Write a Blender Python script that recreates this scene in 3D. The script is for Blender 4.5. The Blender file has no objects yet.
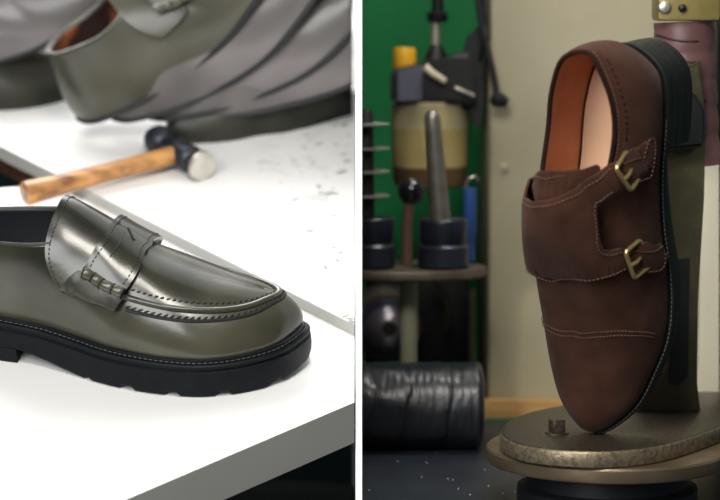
import bpy, bmesh, math, random
from mathutils import Vector, Matrix, noise
from mathutils.bvhtree import BVHTree
from mathutils.geometry import delaunay_2d_cdt
random.seed(7)
V = Vector
COL = bpy.context.scene.collection
R = math.radians
# ------------------------------------------------------------------ camera
FPX = 2400.0
PITCH = R(6)
CAM = V((0, 0, 1.3))
FW = V((0, math.cos(PITCH), -math.sin(PITCH)))
UP = V((0, math.sin(PITCH), math.cos(PITCH)))
RT = V((1, 0, 0))
def ray(u, v):
    return RT * ((u - 360) / FPX) + FW - UP * ((v - 250) / FPX)
def pt(u, v, d):
    return CAM + ray(u, v) * d
def onz(u, v, z):
    r = ray(u, v); k = (z - CAM.z) / r.z
    return CAM + r * k
def proj(P):
    q = P - CAM; d = q.dot(FW)
    return (360 + FPX * q.dot(RT) / d, 250 - FPX * q.dot(UP) / d)
cam_d = bpy.data.cameras.new('camera')
cam = bpy.data.objects.new('camera', cam_d); COL.objects.link(cam)
cam.location = CAM; cam.rotation_euler = (R(90) - PITCH, 0, 0)
cam_d.lens = 120; cam_d.sensor_width = 36; cam_d.clip_start = 0.05; cam_d.clip_end = 50
cam_d.dof.use_dof = True; cam_d.dof.focus_distance = 1.82; cam_d.dof.aperture_fstop = 5.2
bpy.context.scene.camera = cam
sc = bpy.context.scene
sc.view_settings.view_transform = 'Standard'
sc.view_settings.look = 'None'
XL, XR = -0.0043, 0.0017        # the faces of the partition between the two rooms

# ------------------------------------------------------------------ materials
def mat(name, base, rough=0.5, metal=0.0, c2=None, scale=30, detail=4, lo=0.35, hi=0.65, bump=0.0, bscale=200, coat=0.0,
        coat_r=0.2, emit=0.0, sheen=0.0, trans=0.0, alpha=1.0, c3=None, stretch=None, r2=None, spec=0.5, ior=None):
    m = bpy.data.materials.new(name); m.use_nodes = True
    nt = m.node_tree; N = nt.nodes; L = nt.links
    b = N['Principled BSDF']
    b.inputs['Base Color'].default_value = (*base, 1)
    b.inputs['Roughness'].default_value = rough
    b.inputs['Metallic'].default_value = metal
    b.inputs['Coat Weight'].default_value = coat
    b.inputs['Coat Roughness'].default_value = coat_r
    b.inputs['Sheen Weight'].default_value = sheen
    b.inputs['Transmission Weight'].default_value = trans
    b.inputs['Alpha'].default_value = alpha
    b.inputs['Specular IOR Level'].default_value = spec
    if ior: b.inputs['IOR'].default_value = ior
    tc = N.new('ShaderNodeTexCoord'); mp = N.new('ShaderNodeMapping')
    L.new(tc.outputs['Object'], mp.inputs['Vector'])
    if stretch: mp.inputs['Scale'].default_value = stretch
    if c2 is not None:
        n = N.new('ShaderNodeTexNoise'); n.inputs['Scale'].default_value = scale; n.inputs['Detail'].default_value = detail
        L.new(mp.outputs[0], n.inputs['Vector'])
        r = N.new('ShaderNodeValToRGB'); r.color_ramp.elements[0].position = lo; r.color_ramp.elements[1].position = hi
        r.color_ramp.elements[0].color = (*base, 1); r.color_ramp.elements[1].color = (*c2, 1)
        if c3 is not None:
            e = r.color_ramp.elements.new(min(hi + 0.1, 1)); e.color = (*c3, 1)
        L.new(n.outputs['Fac'], r.inputs['Fac']); L.new(r.outputs['Color'], b.inputs['Base Color'])
        if r2 is not None:
            mr = N.new('ShaderNodeMapRange'); mr.inputs['From Min'].default_value = lo; mr.inputs['From Max'].default_value = hi
            mr.inputs['To Min'].default_value = rough; mr.inputs['To Max'].default_value = r2
            L.new(n.outputs['Fac'], mr.inputs['Value']); L.new(mr.outputs[0], b.inputs['Roughness'])
    if bump:
        n2 = N.new('ShaderNodeTexNoise'); n2.inputs['Scale'].default_value = bscale; n2.inputs['Detail'].default_value = 3
        L.new(mp.outputs[0], n2.inputs['Vector'])
        bp = N.new('ShaderNodeBump'); bp.inputs['Strength'].default_value = bump; bp.inputs['Distance'].default_value = 0.001
        L.new(n2.outputs['Fac'], bp.inputs['Height']); L.new(bp.outputs[0], b.inputs['Normal'])
    if emit:
        b.inputs['Emission Color'].default_value = (*base, 1); b.inputs['Emission Strength'].default_value = emit
    return m
def hexc(h, k=1.0):
    out = []
    for i in (0, 2, 4):
        c = int(h[i:i+2], 16) / 255
        out.append((c / 12.92 if c <= .04045 else ((c + .055) / 1.055) ** 2.4) * k)
    return tuple(out)
M = {}
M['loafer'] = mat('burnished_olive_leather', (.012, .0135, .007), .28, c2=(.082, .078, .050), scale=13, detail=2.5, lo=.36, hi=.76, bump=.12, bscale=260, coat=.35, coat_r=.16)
M['loafer_edge'] = mat('dark_olive_leather', (.020, .021, .015), .38, c2=(.05, .05, .035), scale=60, bump=.2, bscale=300)
M['loafer_roll'] = mat('olive_leather_roll', (.045, .045, .026), .3, c2=(.075, .072, .045), scale=60, coat=.3)
M['lining_dark'] = mat('dark_lining', (.012, .014, .016), .6)
M['thread_dark'] = mat('dark_thread', (.008, .008, .008), .6)
M['rubber'] = mat('black_rubber', (.003, .005, .0065), .5, c2=(.005, .007, .009), scale=80, bump=.25, bscale=400, spec=.16)
M['welt'] = mat('black_welt', (.006, .008, .010), .36, bump=.3, bscale=300, spec=.3)
M['thread_grey'] = mat('grey_thread', (.09, .09, .09), .6)
M['bench'] = mat('white_laminate', (.86, .86, .845), .45, c2=(.88, .88, .87), scale=6)
M['bench_dirty'] = mat('white_laminate_flecked', (.86, .86, .845), .45)
def _flecks():
    nt = M['bench_dirty'].node_tree; N = nt.nodes; L = nt.links; b = N['Principled BSDF']
    tc = N.new('ShaderNodeTexCoord')
    def th(scale, lo, hi, det=2):
        n = N.new('ShaderNodeTexNoise'); n.inputs['Scale'].default_value = scale; n.inputs['Detail'].default_value = det
        L.new(tc.outputs['Object'], n.inputs['Vector'])
        m = N.new('ShaderNodeMapRange'); m.inputs['From Min'].default_value = lo; m.inputs['From Max'].default_value = hi
        L.new(n.outputs['Fac'], m.inputs['Value']); return m.outputs[0]
    a = th(95, .64, .68); c = th(34, .57, .61, 5); g = th(5, .45, .6)
    sx = N.new('ShaderNodeSeparateXYZ'); L.new(tc.outputs['Object'], sx.inputs[0])
    xr = N.new('ShaderNodeMapRange'); xr.inputs['From Min'].default_value = -.11; xr.inputs['From Max'].default_value = -.02
    L.new(sx.outputs['X'], xr.inputs['Value'])
    def mul(p, q):
        m = N.new('ShaderNodeMath'); m.operation = 'MULTIPLY'
        for k, w in ((0, p), (1, q)):
            if isinstance(w, float): m.inputs[k].default_value = w
            else: L.new(w, m.inputs[k])
        return m.outputs[0]
    def mix(f, A, c2):
        m = N.new('ShaderNodeMix'); m.data_type = 'RGBA'; L.new(f, m.inputs[0])
        if A is None: m.inputs[6].default_value = (.86, .86, .845, 1)
        else: L.new(A, m.inputs[6])
        m.inputs[7].default_value = (*c2, 1); return m.outputs[2]
    k = mix(mul(mul(a, xr.outputs[0]), .85), None, (.16, .15, .13))
    k = mix(mul(mul(mul(c, g), xr.outputs[0]), .5), k, (.40, .39, .36))
    L.new(k, b.inputs['Base Color'])
_flecks()
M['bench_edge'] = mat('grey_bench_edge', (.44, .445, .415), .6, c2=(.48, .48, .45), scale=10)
M['suede'] = mat('brown_suede', (.050, .0205, .0125), .95, c2=(.085, .037, .023), scale=45, detail=8, lo=.3, hi=.7, bump=.6, bscale=900, sheen=.06, spec=.08)
M['suede_dark'] = mat('dark_brown_suede', (.020, .0085, .0065), .95, c2=(.030, .013, .009), scale=60, detail=8, bump=.5, bscale=900, spec=.1)
M['thread_brown'] = mat('light_brown_thread', (.15, .08, .052), .7)
M['tan'] = mat('tan_lining', (.60, .21, .085), .5, c2=(.78, .36, .17), scale=22, lo=.3, hi=.75)
M['insole'] = mat('peach_insole', (.90, .56, .34), .4, c2=(.95, .66, .44), scale=25)
M['monk_sole'] = mat('dark_sole_leather', (.008, .009, .010), .55, spec=.25)
M['welt_thread'] = mat('pale_welt_thread', (.12, .13, .135), .6)
M['gold'] = mat('brass', (.90, .68, .30), .3, .9)
M['wood'] = mat('handle_wood', (.16, .048, .010), .38, c2=(.58, .28, .08), scale=14, detail=5, lo=.3, hi=.62, stretch=(1, 6, 6), coat=.3)
M['iron_black'] = mat('blackened_iron', (.010, .014, .022), .38, .3, c2=(.03, .035, .045), scale=60)
M['steel'] = mat('bare_steel', (.55, .52, .45), .45, .85, c2=(.7, .68, .62), scale=60)

# ------------------------------------------------------------------ object helpers
def link(name, me, m=None, parent=None, smooth=True):
    o = bpy.data.objects.new(name, me); COL.objects.link(o)
    if m is not None:
        for mm in (m if isinstance(m, (list, tuple)) else [m]): me.materials.append(mm)
    if parent is not None: o.parent = parent
    if smooth:
        for p in me.polygons: p.use_smooth = True
    return o
def obj(name, bm, m=None, parent=None, smooth=True, angle=None):
    me = bpy.data.meshes.new(name)
    bmesh.ops.recalc_face_normals(bm, faces=bm.faces)
    bm.to_mesh(me); bm.free()
    o = link(name, me, m, parent, smooth)
    if smooth:
        me.set_sharp_from_angle(angle=R(angle or 40))
    return o
def tag(o, label, cat, group=None):
    o['label'] = label; o['category'] = cat
    if group: o['group'] = group
    return o
def thing(name, loc, label, cat, group=None, matrix=None):
    o = bpy.data.objects.new(name, None); COL.objects.link(o)
    o.empty_display_size = 0.02
    if matrix is not None: o.matrix_world = matrix
    else: o.location = loc
    return tag(o, label, cat, group)
def struct(name, bm, m, smooth=False):
    o = obj(name, bm, m, None, smooth); o['kind'] = 'structure'; return o
def frame_matrix(o, x, y, z):
    m = Matrix((x, y, z)).transposed().to_4x4(); m.translation = o; return m
def new(): return bmesh.new()
def add_box(bm, c, s, rot=None, bev=0.0, seg=2):
    mt = Matrix.Translation(V(c)) @ (rot.to_4x4() if rot else Matrix.Identity(4)) @ Matrix.Diagonal((s[0], s[1], s[2], 1))
    r = bmesh.ops.create_cube(bm, size=1, matrix=mt)
    if bev > 0:
        es = list({e for v in r['verts'] for e in v.link_edges})
        bmesh.ops.bevel(bm, geom=es, offset=bev, segments=seg, affect='EDGES', profile=.5)
def add_loops(bm, loops, cap0=True, cap1=True, closed=True):
    """skin a list of point loops"""
    rs = [[bm.verts.new(p) for p in lp] for lp in loops]
    n = len(rs[0])
    for a, b in zip(rs, rs[1:]):
        for i in range(n if closed else n - 1):
            j = (i + 1) % n
            bm.faces.new((a[i], a[j], b[j], b[i]))
    if cap0: bm.faces.new(list(reversed(rs[0])))
    if cap1: bm.faces.new(rs[-1])
    return rs
def axes(d):
    d = V(d).normalized()
    a = V((0, 0, 1)) if abs(d.z) < .9 else V((1, 0, 0))
    x = d.cross(a).normalized(); return x, d.cross(x).normalized()
def add_lathe(bm, p0, d, prof, n=32, sx=1, sy=1, xa=None):
    """prof: list of (distance along d, radius)"""
    d = V(d).normalized(); x, y = axes(d)
    if xa is not None:
        y = d.cross(V(xa)).normalized(); x = y.cross(d)
    loops = [[V(p0) + d * t + (x * math.cos(2*math.pi*i/n) * sx + y * math.sin(2*math.pi*i/n) * sy) * max(r, 1e-5) for i in range(n)] for t, r in prof]
    add_loops(bm, loops)
def add_tube(bm, pts, r, n=8, caps=True):
    pts = [V(p) for p in pts]
    loops = []; x = None
    for i, p in enumerate(pts):
        d = (pts[min(i+1, len(pts)-1)] - pts[max(i-1, 0)])
        if d.length < 1e-9: d = V((0, 0, 1))
        d.normalize()
        if x is None: x = axes(d)[0]
        x = (x - d * x.dot(d)).normalized(); y = d.cross(x)
        rr = r[i] if isinstance(r, (list, tuple)) else r
        loops.append([p + (x * math.cos(2*math.pi*k/n) + y * math.sin(2*math.pi*k/n)) * rr for k in range(n)])
    add_loops(bm, loops, caps, caps)
def prism(bm, poly, h):
    """poly: list of 3-D points in order, h: offset vector"""
    h = V(h); add_loops(bm, [[V(p) for p in poly], [V(p) + h for p in poly]])
def spline(pts, n, closed=False):
    pts = [V(p) for p in pts]; out = []; N = len(pts)
    segs = N if closed else N - 1
    per = max(1, n // segs)
    for i in range(segs):
        g = lambda k: pts[k % N] if closed else pts[max(0, min(N-1, k))]
        p0, p1, p2, p3 = g(i-1), g(i), g(i+1), g(i+2)
        for k in range(per):
            t = k / per
            out.append(.5 * ((2*p1) + (p2-p0)*t + (2*p0-5*p1+4*p2-p3)*t*t + (-p0+3*p1-3*p2+p3)*t**3))
    if not closed: out.append(pts[-1])
    return out
def clip(o, x, keep_right):
    """cut a thing's mesh flush against the partition"""
    bpy.context.view_layer.update()
    mw = o.matrix_world; inv = mw.inverted()
    bm = new(); bm.from_mesh(o.data)
    co = inv @ V((x, 0, 0)); no = (inv.to_3x3() @ V((1, 0, 0))).normalized()
    bmesh.ops.bisect_plane(bm, geom=bm.verts[:] + bm.edges[:] + bm.faces[:], plane_co=co, plane_no=no, clear_outer=not keep_right, clear_inner=keep_right)
    bm.to_mesh(o.data); bm.free()

# ------------------------------------------------------------------ shoe builder
class Shoe:
    """keys: (s, B, P1off, P2off, T) for the near side and for the far side, s = 0 heel centre .. 1 toe centre;
       F(s, w): w = -1 near feather edge .. 0 rim or ridge .. +1 far feather edge"""
    def __init__(S, near, far, s_tip):
        S.tip = s_tip
        ks = [(k[0], k[1:]) for k in near] + [(2 - k[0], k[1:]) for k in reversed(far) if 0 < k[0] < 1]
        S.c = [k[0] for k in ks]; S.k = [[V(q) for q in k[1]] for k in ks]
    def ctrl(S, c):
        c %= 2.0; n = len(S.c)
        i = max(j for j in range(n) if S.c[j] <= c + 1e-12)
        def C(j): return S.c[j % n] + 2.0 * (j // n)
        c0, c1 = C(i), C(i+1); h = c1 - c0; t = (c - c0) / h
        out = []
        for q in range(4):
            P = lambda j: S.k[j % n][q]
            m0 = (P(i+1) - P(i-1)) / (C(i+1) - C(i-1)) * h
            m1 = (P(i+2) - P(i)) / (C(i+2) - C(i)) * h
            t2, t3 = t*t, t*t*t
            out.append(P(i)*(2*t3-3*t2+1) + m0*(t3-2*t2+t) + P(i+1)*(-2*t3+3*t2) + m1*(t3-t2))
        return out
    def ctl(S, s, side):
        c = s if side < 0 else 2 - s
        k = S.ctrl(c)
        if s >= S.tip - 1e-9:
            k2 = S.ctrl((2 - s) if side < 0 else s)
            k[3] = (k[3] + k2[3]) / 2
        return k
    def F(S, s, w):
        side = -1 if w <= 0 else 1
        B, a, b, T = S.ctl(s, side)
        v = 1 - abs(w)
        P1 = B + a; P2 = T + b; u = 1 - v
        return B*u**3 + P1*3*u*u*v + P2*3*u*v*v + T*v**3
    def Fs(S, s, w, side):
        B, a, b, T = S.ctl(s, side); v = 1 - abs(w); u = 1 - v
        return B*u**3 + (B+a)*3*u*u*v + (T+b)*3*u*v*v + T*v**3
    def Nn(S, s, w):
        e = .012; side = -1 if w <= 0 else 1
        s0, s1 = max(0, s-e), min(1, s+e)
        w0, w1 = (max(-1, w-e), min(-1e-6, w+e)) if side < 0 else (max(1e-6, w-e), min(1, w+e))
        if s >= S.tip and abs(w) < .02: w0, w1 = -.02, .02
        ds = S.F(s1, w) - S.F(s0, w); dw = S.F(s, w1) - S.F(s, w0)
        n = ds.cross(dw)
        if n.length < 1e-12: return V((0, 0, 1))
        return n.normalized()
    def surface(S, ns=72, nw=22):
        bm = new(); ly = bm.verts.layers.float.new('s'); lw = bm.verts.layers.float.new('w')
        grid = {}
        def vert(i, j, side):
            # j 0..nw from feather to top
            s = i / ns; w = side * (1 - j / nw)
            key = (i, j, side)
            if i == 0 or i == ns: key = (i, j, 0)
            if j == nw and s >= S.tip - 1e-9: key = (i, j, 0)
            if key not in grid:
                vv = bm.verts.new(S.Fs(s, w, side)); vv[ly] = s; vv[lw] = w; grid[key] = vv
            return grid[key]
        for side in (-1, 1):
            for i in range(ns):
                for j in range(nw):
                    q = [vert(i, j, side), vert(i+1, j, side), vert(i+1, j+1, side), vert(i, j+1, side)]
                    if side > 0: q.reverse()
                    q2 = []
                    for x in q:
                        if x not in q2: q2.append(x)
                    if len(q2) > 2:
                        try: bm.faces.new(q2)
                        except ValueError: pass
        return bm, (ly, lw)
    def prepare(S, mw):
        """for reading positions off the surface: s, w of the point of the upper seen at a pixel"""
        S.mw = mw; S.inv = mw.inverted()
        S.faces = []; vs = []; prm = []
        ns, nw = 100, 30
        for side in (-1, 1):
            base = len(vs)
            for i in range(ns+1):
                for j in range(nw+1):
                    s = i/ns; w = side*(1 - j/nw); vs.append(S.Fs(s, w, side)); prm.append((s, w))
            for i in range(ns):
                for j in range(nw):
                    a = base + i*(nw+1) + j; q = (a, a+nw+1, a+nw+2, a+1)
                    S.faces.append(q)
        S.vs = vs; S.prm = prm
        S.bvh = BVHTree.FromPolygons(vs, S.faces)
    def sw(S, u, v, snap=True):
        o = S.inv @ CAM; d = (S.inv.to_3x3() @ ray(u, v)).normalized()
        hit, n, idx, dist = S.bvh.ray_cast(o, d)
        if hit is None:
            # nearest point of the outline to the ray
            best = None
            for k in range(0, len(S.vs), 1):
                q = S.vs[k] - o; r = (q - d * q.dot(d)).length
                if best is None or r < best[0]: best = (r, k)
            return S.prm[best[1]]
        f = S.faces[idx]; best = None
        P = [S.vs[k] for k in f]; pr = [S.prm[k] for k in f]
        # inverse bilinear by weights
        ws = [1 / ((hit - p).length + 1e-7) ** 2 for p in P]; W = sum(ws)
        s = sum(a*b[0] for a, b in zip(ws, pr))/W; w = sum(a*b[1] for a, b in zip(ws, pr))/W
        side = -1 if w < 0 else 1
        for _ in range(6):
            P = S.Fs(s, w, side); e = 1e-4
            ds = (S.Fs(min(1, s+e), w, side) - S.Fs(max(0, s-e), w, side)) / (min(1, s+e) - max(0, s-e)); dw = (S.Fs(s, w+e, side) - S.Fs(s, w-e, side)) / (2*e)
            r = hit - P; a, b, c = ds.dot(ds), ds.dot(dw), dw.dot(dw); g, h = ds.dot(r), dw.dot(r); D = a*c - b*b
            if abs(D) < 1e-14: break
            s += max(-.02, min(.02, (g*c - h*b)/D)); w += max(-.05, min(.05, (a*h - b*g)/D))
            s = min(max(s, 0), 1); w = min(max(w, -1), -1e-4) if side < 0 else max(min(w, 1), 1e-4)
        return (s, w)
    def path(S, sws, off=0.0, n=60):
        pts = spline([V((a, b, 0)) for a, b in sws], n)
        res = []
        for p in pts:
            s = min(max(p.x, 0), 1); w = min(max(p.y, -1), 1)
            nn = S.Nn(s, w); res.append((S.F(s, w) + nn*off, nn))
        return res
    def patch(S, poly, off, thick, step=.02, smooth_n=0, puff=0.0):
        """a leather piece over the upper: poly in (s, w)"""
        if smooth_n: P = [(p.x, p.y) for p in spline([V((a, b, 0)) for a, b in poly], smooth_n, True)]
        else:
            P = []
            for (a, b), (c, d) in zip(poly, poly[1:] + poly[:1]):
                m = max(1, int(math.hypot((c-a), (d-b)*.35) / step))
                P += [(a + (c-a)*k/m, b + (d-b)*k/m) for k in range(m)]
        x0, x1 = min(p[0] for p in P), max(p[0] for p in P); y0, y1 = min(p[1] for p in P), max(p[1] for p in P)
        def inside(x, y):
            r = False
            for (a, b), (c, d) in zip(P, P[1:] + P[:1]):
                if (b > y) != (d > y) and x < (c-a)*(y-b)/(d-b) + a: r = not r
            return r
        pts = [V((a, b)) for a, b in P]; nb = len(pts)
        sx, sy = step*.6, step*1.7
        ix = int((x1-x0)/sx); iy = int((y1-y0)/sy)
        for i in range(1, ix+1):
            for j in range(1, iy+1):
                x, y = x0 + i*sx, y0 + j*sy
                if inside(x, y) and min(math.hypot(x-a, (y-b)*.35) for a, b in P) > step*.3: pts.append(V((x, y)))
        r = delaunay_2d_cdt(pts, [(i, (i+1) % nb) for i in range(nb)], [list(range(nb))], 1, 1e-6)
        bm = new(); top = []; bot = []
        for p in r[0]:
            s = min(max(p.x, 0), 1); w = min(max(p.y, -1), 1)
            nn = S.Nn(s, w); q = S.F(s, w)
            dd = min(math.hypot(p.x-a, (p.y-b)*.35) for a, b in P)
            e = min(1, dd / .008)
            top.append(bm.verts.new(q + nn * (off + thick * (.55 + .45*e) + puff * min(1, dd/.05))))
            bot.append(bm.verts.new(q + nn * (off - .0004)))
        ec = {}
        for f in r[2]:
            bm.faces.new([top[k] for k in f])
            for a, b in zip(f, list(f[1:]) + [f[0]]):
                ec[(a, b)] = 1
        for a, b in ec:
            if (b, a) not in ec: bm.faces.new((top[b], top[a], bot[a], bot[b]))
        return bm

def resample_path(pts, n):
    d = [0]
    for a, b in zip(pts, pts[1:]): d.append(d[-1] + (b-a).length)
    out = []; j = 0
    for i in range(n):
        t = d[-1]*i/(n-1)
        while j < len(d)-2 and d[j+1] < t: j += 1
        out.append(pts[j].lerp(pts[j+1], (t - d[j])/max(1e-9, d[j+1]-d[j])))
    return out
def stitches(bm, path, pitch, ln, r, lift=0.0, slant=0.0):
    """little thread stitches along a path of (point, normal)"""
    acc = 0; nxt = pitch * .5
    for (a, na), (b, nb) in zip(path, path[1:]):
        L = (b - a).length
        if L < 1e-9: continue
        while acc + L >= nxt:
            t = (nxt - acc) / L; p = a.lerp(b, t); n = na.lerp(nb, t).normalized(); d = (b - a).normalized()
            if slant: d = (d + n.cross(d) * slant).normalized()
            p = p + n * lift
            x = n.cross(d).normalized()
            lps = []
            for q, rr in ((-.5, .35), (-.3, 1), (.3, 1), (.5, .35)):
                c = p + d * ln * q
                lps.append([c + (x * math.cos(k*math.pi/3) + n * math.sin(k*math.pi/3)) * r * rr for k in range(6)])
            add_loops(bm, lps)
            nxt += pitch
        acc += L

def soft(poly, q=.25):
    """round the corners a little"""
    out = []
    n = len(poly)
    for i in range(n):
        a, b, c = poly[i-1], poly[i], poly[(i+1) % n]
        for p, t in ((a, q), (c, q)):
            L = math.hypot((p[0]-b[0]), (p[1]-b[1])*.35); k = min(t, .006/max(L, 1e-6))
            out.append((b[0]+(p[0]-b[0])*k, b[1]+(p[1]-b[1])*k))
    return out
def outline(S, e, n=150):
    """feather edge pushed outward by e; index k and its mirror for the bottom"""
    res = []
    for k in range(n):
        c = 2.0 * k / n
        p = S.ctrl(c)[0]; q = S.ctrl((c + .01) % 2)[0]; o = S.ctrl((c - .01) % 2)[0]
        d = q - o; nrm = V((d.y, -d.x, 0)).normalized()
        # near side runs heel -> toe with y < 0: outward is -y
        res.append((p, nrm * (e(c) if callable(e) else e)))
    return res
def sole_mesh(S, rows, zfun, n=150, bottom=True):
    """rows: list of (outset, kind, dz); kind 'T' = from the feather edge, 'B' = from the bottom"""
    bm = new(); loops = []
    for e, kind, dz in rows:
        lp = []
        for k, (p, o) in enumerate(outline(S, e, n)):
            q = p + o
            z = (p.z + dz) if kind == 'T' else (zfun(q.x, k) + dz)
            lp.append(bm.verts.new(V((q.x, q.y, z))))
        loops.append(lp)
    for a, b in zip(loops, loops[1:]):
        for i in range(n):
            j = (i+1) % n; bm.faces.new((a[i], a[j], b[j], b[i]))
    for lp, on in ((loops[0], True), (loops[-1], bottom)):
        if not on: continue
        for i in range(n//2):
            a, b, c, d = lp[i], lp[i+1], lp[(n-i-1) % n], lp[(n-i) % n]
            q = []
            for x in (a, b, c, d):
                if x not in q: q.append(x)
            if len(q) > 2:
                try: bm.faces.new(q)
                except ValueError: pass
    return bm
def heel_mesh(S, x_front, z_top, z_bot, e0, e1, layers=1, n=150, curve=.004):
    """heel block under the outline up to x_front"""
    pts = [(p + o) for p, o in outline(S, 0.0, n)]
    def loop(e, z):
        L = []
        for k, (p, o) in enumerate(outline(S, e, n)):
            q = p + o
            if q.x < x_front: L.append((k, V((q.x, q.y, z))))
        L.sort(key=lambda t: (t[0] if t[0] < n/2 else t[0] - n))
        L = [q for _, q in L]
        a, b = L[-1], L[0]
        m = 7
        return L + [V((x_front - curve*math.sin(math.pi*i/m), a.y + (b.y-a.y)*i/m, z)) for i in range(1, m)]
    bm = new(); loops = []
    for l in range(layers):
        z0 = z_top + (z_bot - z_top)*l/layers; z1 = z_top + (z_bot - z_top)*(l+1)/layers
        ea = e0 + (e1-e0)*l/layers; eb = e0 + (e1-e0)*(l+1)/layers
        loops += [loop(ea - .0006, z0), loop(ea, z0 - .0007 * (1 if z_bot < z_top else -1)), loop(eb, z1 + .0007)]
        if l == layers-1: loops.append(loop(eb-.001, z1))
    mn = min(len(l) for l in loops)
    loops = [l if len(l) == mn else resample(l, mn) for l in loops]
    add_loops(bm, loops)
    return bm
def resample(l, n):
    out = []
    for i in range(n):
        t = i * len(l) / n; a = int(t); f = t - a
        out.append(l[a].lerp(l[(a+1) % len(l)], f))
    return out
def upper(S, root, name, mats, thick=.0022):
    bm, _ = S.surface()
    me = bpy.data.meshes.new(name); bm.to_mesh(me); bm.free()
    o = link(name, me, mats, root)
    md = o.modifiers.new('thickness', 'SOLIDIFY'); md.thickness = thick; md.offset = -1; md.material_offset = 1; md.material_offset_rim = 0
    return o
def insole(S, root, m, lift, xmax=None):
    bm = new(); n = 120
    lp = [bm.verts.new(p + o + V((0, 0, lift))) for p, o in outline(S, -.003, n)]
    for i in range(n//2):
        q = []
        for x in (lp[i], lp[i+1], lp[(n-i-1) % n], lp[(n-i) % n]):
            if x not in q: q.append(x)
        if len(q) > 2: bm.faces.new(q)
    return obj('insole', bm, m, root)
def rim_path(S, s_end, off=0.0):
    """the topline from one side of the throat round the heel to the other"""
    res = []
    for c in [(-s_end + 2*s_end*k/80) for k in range(81)]:
        side = -1 if c >= 0 else 1
        s = abs(c); p = S.Fs(s, 0, side)
        res.append((p, V((0, 0, 1))))
    return res

# ================================================================== LEFT ROOM
TILT = R(19.8)
EX = V((1, 0, 0)); EY = V((0, math.cos(TILT), math.sin(TILT))); EN = V((0, -math.sin(TILT), math.cos(TILT)))
P0 = CAM + ray(190, 375) * 1.84
def tab(u, v, h=0.0):
    d = ray(u, v); k = ((P0 + EN*h) - CAM).dot(EN) / d.dot(EN)
    return CAM + d*k

def loafer_keys():
    near = [
     (0,   (.006, 0, .044),    (-.007, 0, .018), (-.004, 0, -.018), (.013, 0, .106)),
     (.12, (.020,-.024,.043),  (-.004,-.006,.018), (0,-.004,-.016), (.025,-.020,.106)),
     (.24, (.055,-.031,.041),  (0,-.007,.020), (0,-.004,-.018), (.055,-.031,.106)),
     (.35, (.095,-.033,.038),  (0,-.008,.022), (0,-.005,-.018), (.085,-.034,.108)),
     (.43, (.125,-.040,.036),  (0,-.007,.024), (0,-.007,-.018), (.108,-.031,.111)),
     (.50, (.150,-.047,.0345), (0,-.006,.023), (.003,-.015,-.010), (.125,-.018,.1135)),
     (.57, (.172,-.051,.034),  (0,-.005,.021), (.004,-.025,-.002), (.136,0,.1135)),
     (.66, (.200,-.052,.0335),(.001,-.005,.019), (.002,-.028,.001), (.158,.001,.1035)),
     (.75, (.228,-.048,.0335), (.003,-.005,.018), (.002,-.031,.003), (.180,.004,.0925)),
     (.84, (.255,-.034,.034),  (.005,-.006,.017), (.004,-.026,.004), (.216,.007,.080)),
     (.92, (.276,-.014,.0355), (.007,-.004,.016), (.010,-.016,.003), (.245,.010,.0725)),
     (1,   (.286, .016,.037),  (.008,0,.016), (.015,0,.002), (.260,.013,.068)),
    ]
    far = []
    for s, B, a, b, T in near:
        m = lambda p: (p[0], -p[1], p[2])
        By = -B[1] * .9
        if s > .6: By = -B[1]*.75 + (s-.6)*.055
        if s >= .57: T2 = T
        else: T2 = (T[0], -T[1], T[2])
        far.append((s, (B[0], By, B[2]), m(a), m(b), T2))
    return near, far
DZ = .0065
def low(keys, T3=None):
    out = []
    for q in keys:
        r = []
        for k in q:
            T = k[4]
            if T3 and k[0] in T3:
                T = T3[k[0]]
                if q is keys[1]: T = (T[0], -T[1] if k[0] < .57 else T[1], T[2])
            r.append((k[0], (k[1][0], k[1][1], k[1][2]-DZ), k[2], k[3], (T[0], T[1], T[2]-DZ)))
        out.append(r)
    return out
LO = Shoe(*low(loafer_keys()), .57)
LT = Shoe(*low(loafer_keys(), {.43: (.106,-.034,.098), .50: (.108,-.025,.118), .57: (.113,.001,.131), .66: (.148,.002,.1105)}), .57)   # the same last under the tongue
LYAW = R(-14)
def pose_on_table(u, v, h, L, yaw, s=1.0):
    P = tab(u, v, h)
    x = EX*math.cos(yaw) + EY*math.sin(yaw); y = -EX*math.sin(yaw) + EY*math.cos(yaw)
    O = P - (x*L[0] + y*L[1] + EN*h) * 1.0
    return frame_matrix(O, x*s, y*s, EN*s)
LM = pose_on_table(311, 351, .0135, (.2955, .012), LYAW)
LO.prepare(LM); LT.prepare(LM)

loafer = thing('loafer_shoe', None, 'polished olive leather penny loafer with chunky black lugged sole on the white table', 'shoe', None, LM)
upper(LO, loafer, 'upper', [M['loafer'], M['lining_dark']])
insole(LO, loafer, M['lining_dark'], .004)
def zb_loafer(x, k):
    z = 0.0
    if x < .075: z = .012
    elif x < .135: z = .012 * (1 - (x-.075)/.06) ** 1.3
    if x > .255: z = ((x-.255)/.045)**2 * .008
    if x > .135 and (k % 11) < 3: z += .0032
    return z
sole = obj('sole', sole_mesh(LO, [(.000,'T',-.0005),(.0062,'T',-.0002),(.0072,'T',-.0012),(.0072,'T',-.0034),(.0056,'T',-.0044),(.0060,'T',-.0056),(.0078,'T',-.0066),(.0084,'B',.009),(.0080,'B',.0018),(.0060,'B',0)], zb_loafer, 198), M['rubber'], loafer, angle=35)
obj('heel', heel_mesh(LO, .074, .0125, 0, .0075, .0065, 1), M['rubber'], loafer, angle=35)
bm = new(); w = [(p + o + V((0, 0, .0004)), V((0, 0, 1))) for p, o in outline(LO, .0042, 200)]
stitches(bm, w + w[:1], .0042, .0030, .00045, .0002)
obj('welt_stitching', bm, M['thread_grey'], sole)
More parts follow.
